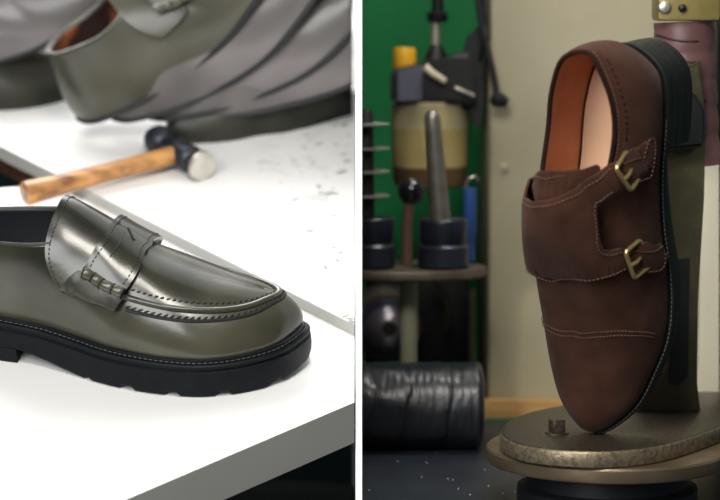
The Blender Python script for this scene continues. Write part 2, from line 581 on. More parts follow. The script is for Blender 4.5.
bm = new(); add_tube(bm, [p + o*0.5 + V((0,0,.001)) for p, o in outline(LO, .003, 160)] , .0014, 8)
obj('welt', bm, M['welt'], loafer)
bm = new(); add_tube(bm, [p for p, n in rim_path(LO, .42)], .0013, 8)
obj('topline_binding', bm, M['loafer_edge'], loafer)

def lsw(pts): return [LO.sw(*p) for p in pts]
def mirror(path): return [(s, -w) for s, w in reversed(path)]
# apron seam: rolled ridge and stitched groove, round the toe and back along the far side
ap = lsw([(122,296),(150,304),(180,309.5),(212,311),(243,308),(260,303),(271,297)])
wt = -.27
def two(S, pts, off, n, dw=0.0):
    q = [(min(a, 1), b - dw) for a, b in pts]
    q = q[:-1] + [q[-1]]
    a = S.path(q, off, n); b = S.path([(x, -y) for x, y in reversed(q)], off, n)
    L = resample_path([p for p, n_ in a + b[1:]], 200)
    for _ in range(60):
        L = [L[0]] + [L[i]*.5 + (L[i-1] + L[i+1])*.25 for i in range(1, len(L)-1)] + [L[-1]]
    out = []
    for p in L:
        q_, n_, i_, d_ = S.bvh.find_nearest(p)
        if n_.dot(q_ - V((q_.x - .01, q_.y*.3, .02))) < 0: n_ = -n_
        out.append((q_ + n_*off, n_))
    return out
apath = ap + [(.985, wt - .02), (1.0, wt)]
bm = new(); add_tube(bm, [p for p, n in two(LO, apath, .0004, 90)], .0025, 10)
obj('apron_seam', bm, M['loafer'], loafer)
bm = new(); add_tube(bm, [p for p, n in two(LO, apath, .0000, 90, .085)], .0015, 8)
obj('apron_groove', bm, M['thread_dark'], loafer)
bm = new(); stitches(bm, two(LO, apath, .0010, 90, .062), .0050, .0040, .0006, .0001, .6)
obj('seam_stitching', bm, M['thread_dark'], loafer)
bm = new(); stitches(bm, two(LO, apath, .0001, 90, -.065), .0046, .0032, .0007, .0002, .5)
obj('apron_stitching', bm, M['thread_dark'], loafer)
# tongue: a saddle-shaped sheet lying over the front of the opening, its tip standing up
def hug(S, p, lift, reach=.022):
    q, n, i, d = S.bvh.find_nearest(p)
    c = V((p.x, p.y*.2, min(p.z, .05)))
    if n.dot(q - c) < 0: n = -n
    if d < reach and (p - q).dot(n) < lift: return q + n*lift
    return p
def sheet(S, back, front, bulge, thick, na=40, nb=18, lift=.0014, smooth=8):
    """back / front: half curves (near side) from the middle outwards, mirrored"""
    def half(c): return spline([V((p[0], -p[1], p[2])) for p in reversed(c[1:])] + [V(p) for p in c], na)
    A, B = half(back), half(front); m = min(len(A), len(B)); A, B = A[:m], B[:m]
    bm = new(); top = []; bot = []
    for i in range(m):
        ra = []; rb = []
        for j in range(nb+1):
            t = j/nb; p = A[i].lerp(B[i], t)
            a = abs(i/(m-1)*2 - 1)
            p = p + V((0, 0, 1)) * bulge * math.sin(math.pi*t) * (1-a*a)
            p = hug(S, p, lift)
            ra.append(p)
        top.append(ra)
    def nrm(i, j):
        a = top[min(i+1, m-1)][j] - top[max(i-1, 0)][j]; b = top[i][min(j+1, nb)] - top[i][max(j-1, 0)]
        n = b.cross(a).normalized(); return n if n.z > -.2 and (n.z > 0 or True) else n
    for _ in range(smooth):
        q = [[p.copy() for p in r] for r in top]
        for i in range(1, m-1):
            for j in range(1, nb):
                q[i][j] = top[i][j]*.4 + (top[i-1][j] + top[i+1][j] + top[i][j-1] + top[i][j+1])*.15
            for j in (0, nb): q[i][j] = top[i][j]*.5 + (top[i-1][j] + top[i+1][j])*.25
        top = q
    P = [[top[i][j] for j in range(nb+1)] for i in range(m)]
    ctr = V((.14, 0, .06))
    N_ = [[(lambda n: n if n.dot(P[i][j]-ctr) > 0 else -n)(nrm(i, j)) for j in range(nb+1)] for i in range(m)]
    vt = [[bm.verts.new(P[i][j] + N_[i][j]*thick) for j in range(nb+1)] for i in range(m)]
    vb = [[bm.verts.new(P[i][j]) for j in range(nb+1)] for i in range(m)]
    for i in range(m-1):
        for j in range(nb):
            bm.faces.new((vt[i][j], vt[i+1][j], vt[i+1][j+1], vt[i][j+1]))
            bm.faces.new((vb[i][j], vb[i][j+1], vb[i+1][j+1], vb[i+1][j]))
        for j in (0, nb):
            q = (vt[i][j], vb[i][j], vb[i+1][j], vt[i+1][j]); bm.faces.new(q)
    for i in (0, m-1):
        for j in range(nb): bm.faces.new((vt[i][j], vt[i][j+1], vb[i][j+1], vb[i][j]))
    return bm, P, N_
tb = [(.106,.003,.1315),(.1015,-.010,.127),(.098,-.0235,.114),(.098,-.0355,.098),(.104,-.043,.081),(.118,-.046,.070)]
tf = [(.172,.002,.093),(.171,-.012,.0915),(.168,-.022,.088),(.163,-.032,.082),(.158,-.040,.074),(.152,-.046,.067)]
bm, TP, TN = sheet(LO, tb, tf, -.001, .0018, lift=.0028, smooth=34)
tongue = obj('tongue', bm, M['loafer'], loafer)
bm = new()
rowp = [(TP[i][1] + TN[i][1]*.0018, TN[i][1]) for i in range(len(TP))]
stitches(bm, rowp, .0034, .0022, .0005, .0002)
obj('tongue_stitching', bm, M['thread_dark'], tongue)
# penny strap with its slot, the laced roll at its end and the tab below
def ltsw(pts): return [LT.sw(*p) for p in pts]
rear = ltsw([(83,270),(92,256),(102,240),(110,224)]); frnt = ltsw([(143,254),(140,268),(134,280),(125,293)])
SO = .0034
rr = [LT.F(*q) for q in rear]; ff = [LT.F(*q) for q in frnt]
mid_r = V((rr[-1].x + .004, .002, rr[-1].z + .002)); mid_f = V((ff[0].x + .003, .002, ff[0].z + .0005))
bm, SP, SN = sheet(LT, [mid_r] + [V((p.x, p.y, p.z)) for p in reversed(rr)], [mid_f] + ff, .0, .0022, lift=.0030, smooth=6)
strap = obj('penny_strap', bm, M['loafer'], loafer)
for j in (2, len(SP[0])-3):
    bm = new()
    stitches(bm, [(SP[i][j] + SN[i][j]*.0022, SN[i][j]) for i in range(1, len(SP)-1)], .0036, .0024, .0005, .0002)
    obj('strap_stitching', bm, M['thread_dark'], strap)
bm = new()
_m = len(SP); _n = len(SP[0])
SB = BVHTree.FromPolygons([SP[i][j] + SN[i][j]*.0022 for i in range(_m) for j in range(_n)], [(i*_n+j, (i+1)*_n+j, (i+1)*_n+j+1, i*_n+j+1) for i in range(_m-1) for j in range(_n-1)])
def on_strap(u, v):
    o_ = LT.inv @ CAM; d_ = (LT.inv.to_3x3() @ ray(u, v)).normalized()
    h = SB.ray_cast(o_, d_)[0]
    return h if h is not None else SB.find_nearest(LT.F(*LT.sw(u, v)))[0]
add_tube(bm, [on_strap(124 - 14*k/9 + 1.5*math.sin(math.pi*k/9), 232 + 25*k/9) for k in range(10)], .00055, 6)
obj('strap_slot', bm, M['thread_dark'], strap)
bm = new(); add_tube(bm, [on_strap(*q) for q in ((128,228),(130,231),(132,236),(134,240))], .0012, 6)
obj('strap_notch', bm, M['thread_dark'], strap)
tabp = ltsw([(78,270),(63,288),(90,301),(116,312),(127,296),(102,284)])
tb3 = obj('strap_tab', LT.patch(soft(tabp), SO + .0012, .0020), M['loafer_edge'], loafer)
bm = new()
rp = LT.path(ltsw([(83,273),(97,280),(111,287),(124,294)]), SO + .0036, 48)
n_ = len(rp); rad = []
for i in range(n_):
    t = i/(n_-1)*4 % 1.0
    rad.append(.0036 + .0008*math.sin(math.pi*t)**.6)
add_tube(bm, [p for p, n in rp], rad, 14)
obj('strap_roll', bm, M['loafer_roll'], tb3)
bm = new()
for q in (0, 1, 2, 3, 4):
    k = min(n_-1, int(q*(n_-1)/4)); p, n = rp[k]; d_ = (rp[min(k+1, n_-1)][0] - rp[max(k-1, 0)][0]).normalized()
    x = n.cross(d_).normalized()
    add_tube(bm, [p + x*math.cos(a)*.0040 + n*math.sin(a)*.0040 for a in [math.pi*(i/10*1.2 - .1) for i in range(11)]], .0006, 6)
obj('lacing', bm, M['thread_dark'], tb3)
# ---- tables
def table_slab(name, poly, thick, mats, label, clipx=True):
    bm = new(); prism(bm, poly, EN * -thick)
    for f in bm.faces:
        f.material_index = 0
    o = obj(name, bm, mats, None, False)
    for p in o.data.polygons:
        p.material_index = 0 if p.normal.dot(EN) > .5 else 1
    clip(o, XL, False)
    tag(o, label, 'table')
    return o
ft = [tab(460, 357.3), tab(460, 385), tab(355, 335), tab(120, 228), tab(15, 187), tab(-120, 203), tab(-250, 240), tab(-250, 560), tab(-20, 562)]
ft = [tab(500, 340.3)] + [tab(-63.2, 580)] + [tab(-400, 580), tab(-400, 215), tab(15, 187), tab(120, 190), tab(440, 330)]
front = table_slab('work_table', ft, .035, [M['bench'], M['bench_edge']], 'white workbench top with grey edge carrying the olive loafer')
H2 = .0105
bt = [tab(0, 146, H2), tab(355, 325, H2), tab(480, 388, H2), tab(700, 300, H2), tab(500, -60, H2), tab(-300, -60, H2), tab(-130, 82, H2)]
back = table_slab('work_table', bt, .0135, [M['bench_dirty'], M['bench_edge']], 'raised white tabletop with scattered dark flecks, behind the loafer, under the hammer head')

# ---- hammer
hr_face = tab(203, 167, H2 + .013); 
hm = thing('hammer', tab(178, 172, H2), 'ball-peen hammer with amber wooden handle and black head on white tabletop', 'hammer')
hm.matrix_world = Matrix.Translation(tab(178, 160, H2))
def loc(o, P): return o.matrix_world.inverted() @ P
hh = H2 + .0135
pA, pB = tab(204, 167, hh), tab(155, 138, hh)
L_ = (pB - pA).length; d = (pB - pA).normalized()
bm = new()
o0 = loc(hm, pA)
add_lathe(bm, o0, d, [(.0045,.0132),(.007,.0134),(.010,.0115),(.013,.0092),(.017,.0092),(.020,.0118),(.0215,.0125),(L_*.50,.0125),(L_*.54,.0122),(L_*.60,.0098),(L_*.68,.0085),(L_*.76,.0088),(L_*.80,.0120),(L_*.88,.0142),(L_*.96,.0138),(L_*1.03,.0105),(L_*1.09,.0050),(L_*1.105,0)], 32)
head = obj('head', bm, M['iron_black'], hm)
bm = new(); add_lathe(bm, o0, d, [(0,.0122),(.0008,.0134),(.0048,.0136)], 32)
obj('striking_face', bm, M['steel'], head)
hs = pA.lerp(pB, .46)
he = tab(24, 194, H2 + .012)
L2 = (he - hs).length; d2 = (he - hs).normalized()
bm = new()
prof = [(-.011,.0086),(.0,.0092),(.006,.0096),(.03,.0098),(.06,.0092),(.09,.0090),(.12,.0096),(.15,.0106),(.175,.0116)]
pr = [(t*L2/.185 if t > 0 else t, r) for t, r in prof] + [(L2-.004,.0120),(L2-.001,.0112),(L2,.0095)]
add_lathe(bm, loc(hm, hs), d2, pr, 28, 1, .92)
obj('handle', bm, M['wood'], hm)

# ---- supports of the two tables
M['brown_wood'] = mat('dark_brown_wood', (.045,.018,.008), .5, c2=(.09,.035,.014), scale=20, stretch=(1,8,8))
M['leg'] = mat('dark_leg_steel', (.02,.022,.022), .5)
FLOOR_Z = .35
def add_leg(tbl, P, top):
    bm = new(); c = P - EN*top
    add_box(bm, (P.x, c.y, (c.z + FLOOR_Z)/2), (.04, .04, c.z - FLOOR_Z), bev=.003)
    return obj('leg', bm, M['leg'], tbl, False)
for q in (P0 + EX*-.45 + EY*.30, P0 + EX*-.45 + EY*-.18): add_leg(front, q, .034)
for q in (P0 + EX*-.30 + EY*.85, P0 + EX*-.06 + EY*.85, P0 + EX*-.06 + EY*.50): add_leg(back, q, .02)
e0, e1 = tab(0, 146, H2), tab(355, 325, H2)
ed = (e1 - e0).normalized(); ei = EN.cross(ed).normalized()
if ei.y < 0: ei = -ei
bm = new(); a = e0 - ed*.2 + ei*.006 - EN*.0135; b = e1 - ed*.15 + ei*.006 - EN*.0135
prism(bm, [a, b, b + ei*.02, a + ei*.02], EN*-.018)
obj('apron_rail', bm, M['brown_wood'], back, False)

# ---- the nest of unlasted uppers at the back
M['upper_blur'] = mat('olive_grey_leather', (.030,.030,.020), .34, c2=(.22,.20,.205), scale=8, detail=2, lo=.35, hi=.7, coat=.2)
M['upper_dark'] = mat('dark_olive_upper_leather', (.010,.011,.008), .45, c2=(.028,.029,.020), scale=14, coat=.05, spec=.3)
M['upper_olive'] = mat('olive_upper_leather', (.026,.027,.015), .36, c2=(.105,.10,.075), scale=10, detail=2, lo=.3, hi=.75, coat=.15)
M['upper_lining'] = mat('rust_lining', (.030,.012,.008), .6, c2=(.36,.11,.035), scale=30, lo=.5, hi=.65)
PIV = (.030, 0, .034)
def pose_up(P, yaw, pitch, sc_=1.0, roll=0.0, PIV=PIV):
    x = EX*math.cos(yaw) + EY*math.sin(yaw); y = -EX*math.sin(yaw) + EY*math.cos(yaw); z = EN.copy()
    x, z = x*math.cos(pitch) + z*math.sin(pitch), z*math.cos(pitch) - x*math.sin(pitch)
    y, z = y*math.cos(roll) + z*math.sin(roll), z*math.cos(roll) - y*math.sin(roll)
    O = P - (x*PIV[0] + y*PIV[1] + z*PIV[2]) * sc_
    return frame_matrix(O, x*sc_, y*sc_, z*sc_)
def bend(o, x0, k, tmax, z0=.030):
    for v in o.data.vertices:
        x, y, z = v.co; s_ = x - x0
        if s_ <= 0: continue
        th = min(k*s_, tmax); X = x0 + math.sin(th)/k; Z = z0 + (1-math.cos(th))/k
        rest = s_ - th/k; X += rest*math.cos(th); Z += rest*math.sin(th)
        v.co = V((X - math.sin(th)*(z-z0), y, Z + math.cos(th)*(z-z0)))
def lea_flat(b): return b is None
def make_upper(label, m, leather, strap_too=False, bk=None):
    r = thing('shoe_upper', None, label, 'shoe upper', 'uppers nested behind the hammer', m)
    upper(LO, r, 'leather_shell', [leather, M['upper_lining']], .003)
    if strap_too:
        t = tongue.copy(); t.data = tongue.data.copy(); t.data.materials.clear(); t.data.materials.append(leather); COL.objects.link(t); t.parent = r
    if strap_too:
        t = strap.copy(); t.data = strap.data.copy(); t.data.materials.clear(); t.data.materials.append(leather); COL.objects.link(t); t.parent = r
        t = bpy.data.objects['strap_roll'].copy(); t.data = t.data.copy(); COL.objects.link(t); t.parent = r
    bm = new(); add_tube(bm, [p for p, n in rim_path(LO, .42)], .0016, 6); bd_ = obj('topline_binding', bm, leather, r)
    bm = new(); add_tube(bm, [p + o for p, o in outline(LO, .0005, 150)] + [outline(LO, .0005, 150)[0][0]], .0022, 6); obj('gap_shade_edge', bm, M['lining_dark'], r)  # added dark line for the shaded gaps between the uppers
    if lea_flat(bk): bpy.data.objects.remove(bd_)
    if bk:
        for c in r.children:
            c.data = c.data.copy(); bend(c, .045, bk[0], R(bk[1]))
    return r
NEST = []
for lab, u, v, h, yaw, pitch, scl, lea, st, pv, bk_ in (
    ('olive leather shoe upper with rust lining and penny strap, topmost of the nest', 106, 106, .026, 10, 27, 1.14, M['upper_olive'], True, PIV, (4.5, 30)),
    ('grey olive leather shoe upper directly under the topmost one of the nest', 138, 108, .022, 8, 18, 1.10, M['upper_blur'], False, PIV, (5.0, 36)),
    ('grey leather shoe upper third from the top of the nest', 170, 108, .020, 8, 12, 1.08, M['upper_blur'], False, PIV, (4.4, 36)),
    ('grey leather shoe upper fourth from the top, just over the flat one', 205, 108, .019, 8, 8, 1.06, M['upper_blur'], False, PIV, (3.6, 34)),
    ('dark olive shoe upper lying flat at the bottom of the nest, toe to the left', 165, 130, .004, 204, 0, .92, M['upper_dark'], False, (.285, 0, .034), None),
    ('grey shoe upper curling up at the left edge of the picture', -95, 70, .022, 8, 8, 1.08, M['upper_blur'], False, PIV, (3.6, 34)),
    ('dark shoe upper lying flat at the left edge of the picture', 92, 84, .004, 4, 0, 1.0, M['upper_dark'], False, (.285, 0, .034), None)):
    m = pose_up(tab(u, v, H2 + h), R(yaw), R(pitch), scl, 0, pv)
    o = make_upper(lab, m, lea, st, bk_); NEST.append(o)
    bpy.context.view_layer.update()
    for c in o.children:
        if max((c.matrix_world @ V(q)).x for q in c.bound_box) > XL - .002:
            if c.data.users > 1: c.data = c.data.copy()
            clip(c, XL - .003, False)

# ---- left room: floor, back wall, stool
M['floor'] = mat('dark_floor', (.004,.009,.011), .95, c2=(.008,.011,.010), scale=6, spec=.05)
bm = new(); add_box(bm, (0, 2.2, FLOOR_Z - .01), (4.4, 3.4, .02)); struct('floor', bm, M['floor'])
M['cream_wall'] = mat('cream_wall', (.80,.78,.70), .8)
bm = new(); add_box(bm, (-1.1, 3.1, 1.35), (2.19, .02, 2.0)); struct('wall_back', bm, M['cream_wall'])
bm = new(); add_box(bm, (-1.1, 3.07, (FLOOR_Z + 1.10)/2), (2.19, .03, 1.10 - FLOOR_Z)); struct('added_dark_sheet_back', bm, mat('added_dark_sheet', (.006,.012,.014), .9, spec=.05))  # added dark sheet hiding the lit wall below the tables
M['stool'] = mat('blue_black_vinyl', (.012,.018,.026), .9, c2=(.02,.026,.03), scale=8, spec=.08)
sp = pt(285, 540, 2.25)
st_ = thing('stool', (sp.x, sp.y, FLOOR_Z), 'dark round stool in the shadow below the white workbench corner', 'stool')
bm = new(); add_lathe(bm, (0, 0, sp.z - FLOOR_Z - .02), (0, 0, 1), [(0,.10),(.006,.115),(.03,.12),(.05,.112),(.058,.09),(.06,0)], 40); obj('seat', bm, M['stool'], st_)
for k in range(4):
    a = math.pi/4 + k*math.pi/2; c, s_ = math.cos(a), math.sin(a)
    bm = new(); add_tube(bm, [(c*.08, s_*.08, sp.z - FLOOR_Z - .02), (c*.12, s_*.12, 0)], .009, 10); obj('leg', bm, M['leg'], st_)

# ---- the partition between the two rooms
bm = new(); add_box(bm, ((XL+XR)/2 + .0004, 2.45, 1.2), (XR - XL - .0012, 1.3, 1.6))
M['white_wall'] = mat('white_partition', (.9, .9, .89), .7)
M['glow_edge'] = mat('glowing_partition_edge', (.95, .95, .94), .7, emit=.72)  # front edge glows so that it reads white; it is no lamp
M['shade_wall'] = mat('grey_partition_side', (.12, .12, .11), .8)  # right face darkened to keep bounced light out of that room
o = struct('wall_divider', bm, [M['white_wall'], M['glow_edge'], M['shade_wall']])
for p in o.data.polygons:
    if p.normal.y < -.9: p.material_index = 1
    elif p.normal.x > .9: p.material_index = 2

# ================================================================== RIGHT ROOM
MX = V((-.095, .22, -.971)).normalized()
MZ = V((-.52, -.82, .16)); MZ = (MZ - MX*MZ.dot(MX)).normalized(); MY = MZ.cross(MX)
def monk_keys(T3):
    near = [
     (0,   (.006, 0, .030),    (-.012, 0, .020), (-.006, 0, -.020), (-.003, .004, .099)),
     (.10, (.018,-.025,.030),  (-.006,-.009,.020), (-.003,-.008,-.018), (.006,-.014,.097)),
     (.21, (.050,-.033,.029),  (0,-.010,.020), (0,-.010,-.020), (.032,-.024,.089)),
     (.32, (.092,-.034,.024),  (0,-.010,.022), (0,-.010,-.020), (.060,-.026,.084)),
     (.42, (.130,-.038,.018),  (0,-.009,.024), (.002,-.012,-.014), T3[0]),
     (.50, (.160,-.045,.014),  (0,-.007,.024), (.004,-.018,-.008), T3[1]),
     (.57, (.185,-.049,.012),  (0,-.006,.022), (.006,-.024,.000), T3[2]),
     (.66, (.212,-.0495,.011), (.001,-.006,.022), (.003,-.028,.0), T3[3]),
     (.75, (.238,-.044,.012),  (.003,-.006,.020), (.002,-.027,.001), T3[4]),
     (.84, (.264,-.036,.014),  (.005,-.005,.017), (.004,-.024,.001), (.212,.000,.055)),
     (.92, (.284,-.022,.017),  (.006,-.004,.013), (.008,-.016,.0), (.243,.000,.0465)),
     (1,   (.294, .000,.018),  (.006,0,.012), (.014,0,.001), (.264,.000,.043)),
    ]
    far = []
    for s, B, a, b, T in near:
        m = lambda p: (p[0], -p[1], p[2])
        By = -B[1]*.92 - (min(.007, (s-.5)*.04) if s > .5 else 0)
        T2 = T if s >= .57 else (T[0], -T[1], T[2])
        far.append((s, (B[0], By, B[2]), m(a), m(b), T2))
    mm = lambda ks: [(k[0],) + tuple((p[0], -p[1], p[2]) for p in k[1:]) for k in ks]
    return mm(far), mm(near)
MK = Shoe(*monk_keys([(.090,-.024,.088), (.105,-.016,.098), (.116,0,.104), (.134,0,.100), (.174,.001,.074)]), .57)      # the upper
MT = Shoe(*monk_keys([(.050,-.0275,.090), (.052,-.021,.108), (.056,0,.131), (.112,0,.121), (.168,.001,.080)]), .57)      # the same last with the opening closed: what the straps and the tongue follow
toe = pt(593, 431, 1.84)
MO = toe - (MX*.298 + MY*.004 + MZ*.014)
MS = 1.04
MO = toe - (MX*.298 + MY*.004 + MZ*.014)*MS
MM = frame_matrix(MO, MX*MS, MY*MS, MZ*MS)
MK.prepare(MM); MT.prepare(MM)
monk = thing('monk_strap_shoe', None, 'brown suede double monk strap shoe standing on its toe against the stand', 'shoe', None, MM)
upper(MK, monk, 'upper', [M['suede'], M['tan']], .002)
insole(MK, monk, M['insole'], .003)
def zb_monk(x, k):
    if x < .075: return .022
    if x < .17: return .022 * (1 - (x-.075)/.095) ** 1.4
    if x > .22: return ((x-.22)/.075)**2 * .012
    return 0
msole = obj('sole', sole_mesh(MK, [(.0,'T',-.0005),(.0030,'T',-.0003),(.0038,'T',-.0010),(.0038,'T',-.0025),(.0034,'B',.0015),(.0022,'B',0)], zb_monk, 160), M['monk_sole'], monk)
obj('heel', heel_mesh(MK, .074, .023, -.010, .003, .002, 3), M['monk_sole'], monk)
bm = new(); w = [(p + o + V((0,0,.0002)), V((0,0,1))) for p, o in outline(MK, .0026, 200)][20:180]
stitches(bm, w, .0034, .0026, .0004, .0001)
obj('welt_stitching', bm, M['welt_thread'], msole)


def msw(pts): return [MT.sw(*p) for p in pts]
def far_s(x, w):
    lo_, hi_ = 0.05, .98
    for _ in range(30):
        m_ = (lo_+hi_)/2
        if MT.Fs(m_, w, -1).x < x: lo_ = m_
        else: hi_ = m_
    return m_
sb = msw([(541,277.5),(560,279.5),(585,279.5),(607,276.5),(624,270),(631,264),(629,251),(621,247.5),(608,250.5),(600,247),(597,228),(595,208),(603,200),(613,192),(625,183),(618,160),(609,163),(592,177),(577,188),(560,196.5),(545,201),(533,202),(526,199)])
x_lo = MT.F(*sb[0]).x; x_hi = MT.F(*sb[-1]).x
W_ = [-.12, -.3, -.5, -.7, -.85]
top_far = [(far_s(x_hi + .002 - .010*abs(w), w), w) for w in W_ if w < sb[-1][1] - .06]
bot_far = [(far_s(x_lo + .002*abs(w), w), w) for w in W_ if w < sb[0][1] - .06]
poly = sb + top_far + bot_far[::-1]
flap = obj('strap_flap', MT.patch(soft(poly), .0008, .0022), M['suede'], monk)
bm = new()
edge = msw([(542,275),(560,277),(585,277),(607,274),(622,268)])
stitches(bm, MT.path([(a_ - .004, b_) for a_, b_ in bot_far[:2][::-1]] + edge, .0030, 120), .0030, .0021, .00042, .0002)
edge = msw([(619,251),(608,254),(597,249),(594,228),(592,207),(600,198),(612,189)])
stitches(bm, MT.path(edge, .0030, 80), .0030, .0021, .00042, .0002)
edge = msw([(609,166),(593,180.5),(578,191.5),(561,199.5),(546,204),(534,205),(527,202)])
stitches(bm, MT.path(edge, .0030, 120), .0030, .0021, .00042, .0002)
obj('strap_stitching', bm, M['thread_brown'], flap)
# buckle tabs and buckles
for tabp, cor in (([(616,161),(630,149),(645,140),(653,143),(654,154),(646,168),(627,185)], [(611,166),(625,151),(641,172),(625,188)]),
                  ([(627,247),(645,241),(658,243),(665,252),(663,263),(650,271),(632,273)], [(619,250),(639,239),(648,266),(628,276)])):
    tp = msw(tabp)
    tb_ = obj('buckle_strap', MT.patch(soft(tp), .0012, .0022), M['suede'], monk)
    bm = new()
    stitches(bm, MT.path(msw([(tabp[0][0]+3, tabp[0][1]+2), (tabp[2][0]-1, tabp[2][1]+3), (tabp[4][0]-3, tabp[4][1]), (tabp[-1][0]+2, tabp[-1][1]-3)]), .0035, 60), .0030, .0020, .0004, .0002)
    obj('strap_stitching', bm, M['thread_brown'], tb_)
    c = [MT.F(*q) + MT.Nn(*q)*l_ for q, l_ in zip(msw(cor), (.0060, .0010, .0010, .0060))]
    A, B, C_, D = c
    nrm = (B-A).cross(D-A).normalized()
    if nrm.dot(A - V((A.x, 0, .02))) < 0: nrm = -nrm
    lp = []
    for p, q, r_ in ((D, A, B), (A, B, C_), (B, C_, D), (C_, D, A)):
        for k in range(6):
            t = k/5; a_ = q.lerp(p, .16); b_ = q.lerp(r_, .16)
            lp.append((a_*(1-t)**2 + q*2*t*(1-t) + b_*t*t))
    bm = new(); add_tube(bm, lp + lp[:2], .00155, 10)
    bk = obj('buckle', bm, M['gold'], monk)
    mid1, mid2 = (A+D)/2, (B+C_)/2
    bm = new(); add_tube(bm, [mid1 + nrm*.0006, mid1.lerp(mid2, .3) + nrm*.0022, mid1.lerp(mid2, .62) + nrm*.0010, mid1.lerp(mid2, .72) - nrm*.002], [.0015, .0013, .0011, .0008], 8)
    obj('prong', bm, M['gold'], bk)
# cap toe seam
bm = new()
cap = msw([(562,331),(580,333),(600,332),(625,331),(645,332),(656,334)])
xc = MT.F(*cap[0]).x
cap = [(far_s(xc, w), w) for w in (-.8, -.55, -.35, -.15) if w < cap[0][1] - .05] + cap
for k in (0, .009): stitches(bm, MT.path([(a+k, b) for a, b in cap], .0, 160), .0026, .0019, .00042, .0002)
obj('toe_cap_stitching', bm, M['thread_brown'], monk)
# collar and topline stitches
bm = new(); add_tube(bm, [p for p, n in rim_path(MK, .55)], .0016, 8)
obj('topline_binding', bm, M['suede_dark'], monk)
bm = new(); stitches(bm, MK.path([(a, .06) for a in (.02,.1,.2,.3,.4)], .0, 200), .0030, .0020, .0004, .0002)
obj('topline_stitching', bm, M['thread_brown'], monk)
bm = new()
for p, n in MK.path([(a, .16) for a in (.08,.14,.2,.26,.3)], .0, 28)[::2]:
    add_lathe(bm, p - n*.0006, n, [(0,.0010),(.0009,.0009),(.0010,.0002)], 8)
obj('punched_hole', bm, M['suede_dark'], monk)
# tongue under the strap
tt = msw([(529,175),(540,174),(552,173.5),(568,173.5),(583,173),(592,170),(602,166),(604,176),(592,192),(570,203),(548,209)])
xt = MT.F(*tt[0]).x; wl = tt[0][1] - .08
tgp = tt + msw([(536,208),(529,200),(527,187)])
tg = obj('tongue', MT.patch(soft(tgp), -.0048, .0018), M['suede'], monk)
bm = new(); stitches(bm, MT.path([(a_ + .006, b_) for a_, b_ in tt[:4]], -.0030, 60), .0030, .0020, .0004, .0002)
obj('tongue_stitching', bm, M['thread_brown'], tg)


# ---- the stand under the shoe
M['plate_iron'] = mat('worn_plate_iron', (.045,.036,.025), .36, .6, c2=(.16,.13,.095), scale=300, detail=8, lo=.35, hi=.75, bump=.5, bscale=700)
M['lit_rim_iron'] = mat('speckled_lit_rim_iron', (.14,.11,.07), .38, .6, c2=(.34,.275,.18), scale=220, detail=8, lo=.3, hi=.6, bump=.4, bscale=600)  # speckled iron, made lighter than the top as if brightly lit
M['disc_iron'] = mat('bronzed_disc_iron', (.24,.175,.105), .36, .8, c2=(.33,.255,.165), scale=25, bump=.15, bscale=300)
M['olive_iron'] = mat('olive_painted_iron', (.05,.048,.022), .45, .2, c2=(.09,.08,.035), scale=35, detail=6, bump=.3, bscale=200, c3=(.22,.18,.07))
M['black_iron'] = mat('matt_black_iron', (.006,.008,.010), .5, .1, c2=(.012,.013,.015), scale=40)
M['grip'] = mat('mauve_leather_wrap', (.10,.045,.042), .42, c2=(.20,.105,.105), scale=14, lo=.3, hi=.7, bump=.3, bscale=150)
M['grip_dark'] = mat('dark_wrap_crease', (.03,.012,.012), .6)
M['cap_metal'] = mat('yellowed_metal', (.28,.22,.07), .45, .4, c2=(.40,.33,.13), scale=30)
zp = pt(593, 433, 1.835).z
pF = onz(618, 469, zp - .0135); RD = 130/2400*pF.y
stand = thing('shoe_stand', (pF.x + .002, pF.y + RD, zp - .06), 'round worn iron shoe stand with olive post behind the brown suede shoe', 'stand')
def sloc(P): return V(P) - stand.location
zt = zp - .0135
bm = new(); add_lathe(bm, sloc((pF.x + .002, pF.y + RD, zt - .0135)), (0,0,1), [(0, RD-.008),(.002, RD-.001),(.004, RD),(.0115, RD),(.013, RD-.0012),(.0135, RD-.004),(.0136, 0)], 96)
disc = obj('turntable_disc', bm, M['disc_iron'], stand, angle=30)
ol = spline([onz(u, v, zp) for u, v in ((500,431),(507,438.5),(525,445),(560,449.5),(613,450.5),(667,443.5),(720,426),(760,409),(765,396),(720,391),(640,395),(575,403),(535,410),(508,420))], 112, True)
cen = sum(ol, V())/len(ol)
bm = new()
lo_ = []
for dz, e in ((-.0135, .001), (-.0125, 0), (-.0025, 0), (-.0008, .0009), (0, .003)):
    lo_.append([sloc(p + (cen-p).normalized()*e + V((0,0,dz))) for p in ol])
add_loops(bm, lo_)
plate = obj('top_plate', bm, [M['plate_iron'], M['lit_rim_iron']], stand, angle=60)
for p in plate.data.polygons: p.material_index = 0 if p.normal.z > .9 or p.normal.z < -.5 else 1
bz = zt - .0135 - .030
bm = new(); add_lathe(bm, sloc((pF.x + .002, pF.y + RD, bz)), (0,0,1), [(0, RD*.74),(.012, RD*.74),(.014, RD*.66),(.030, RD*.66)], 64)
obj('pedestal', bm, M['black_iron'], stand)
bp = onz(557, 434, zp)
bm = new(); add_box(bm, sloc(bp) + V((0, .002, .0055)), (.0105, .010, .011), Matrix.Rotation(R(20), 3, 'Z'), bev=.0012)
add_lathe(bm, sloc(bp) + V((0, .002, 0)), (0,0,1), [(0,.009),(.0012,.009),(.0016,.007)], 20)
obj('bolt', bm, M['plate_iron'], plate)
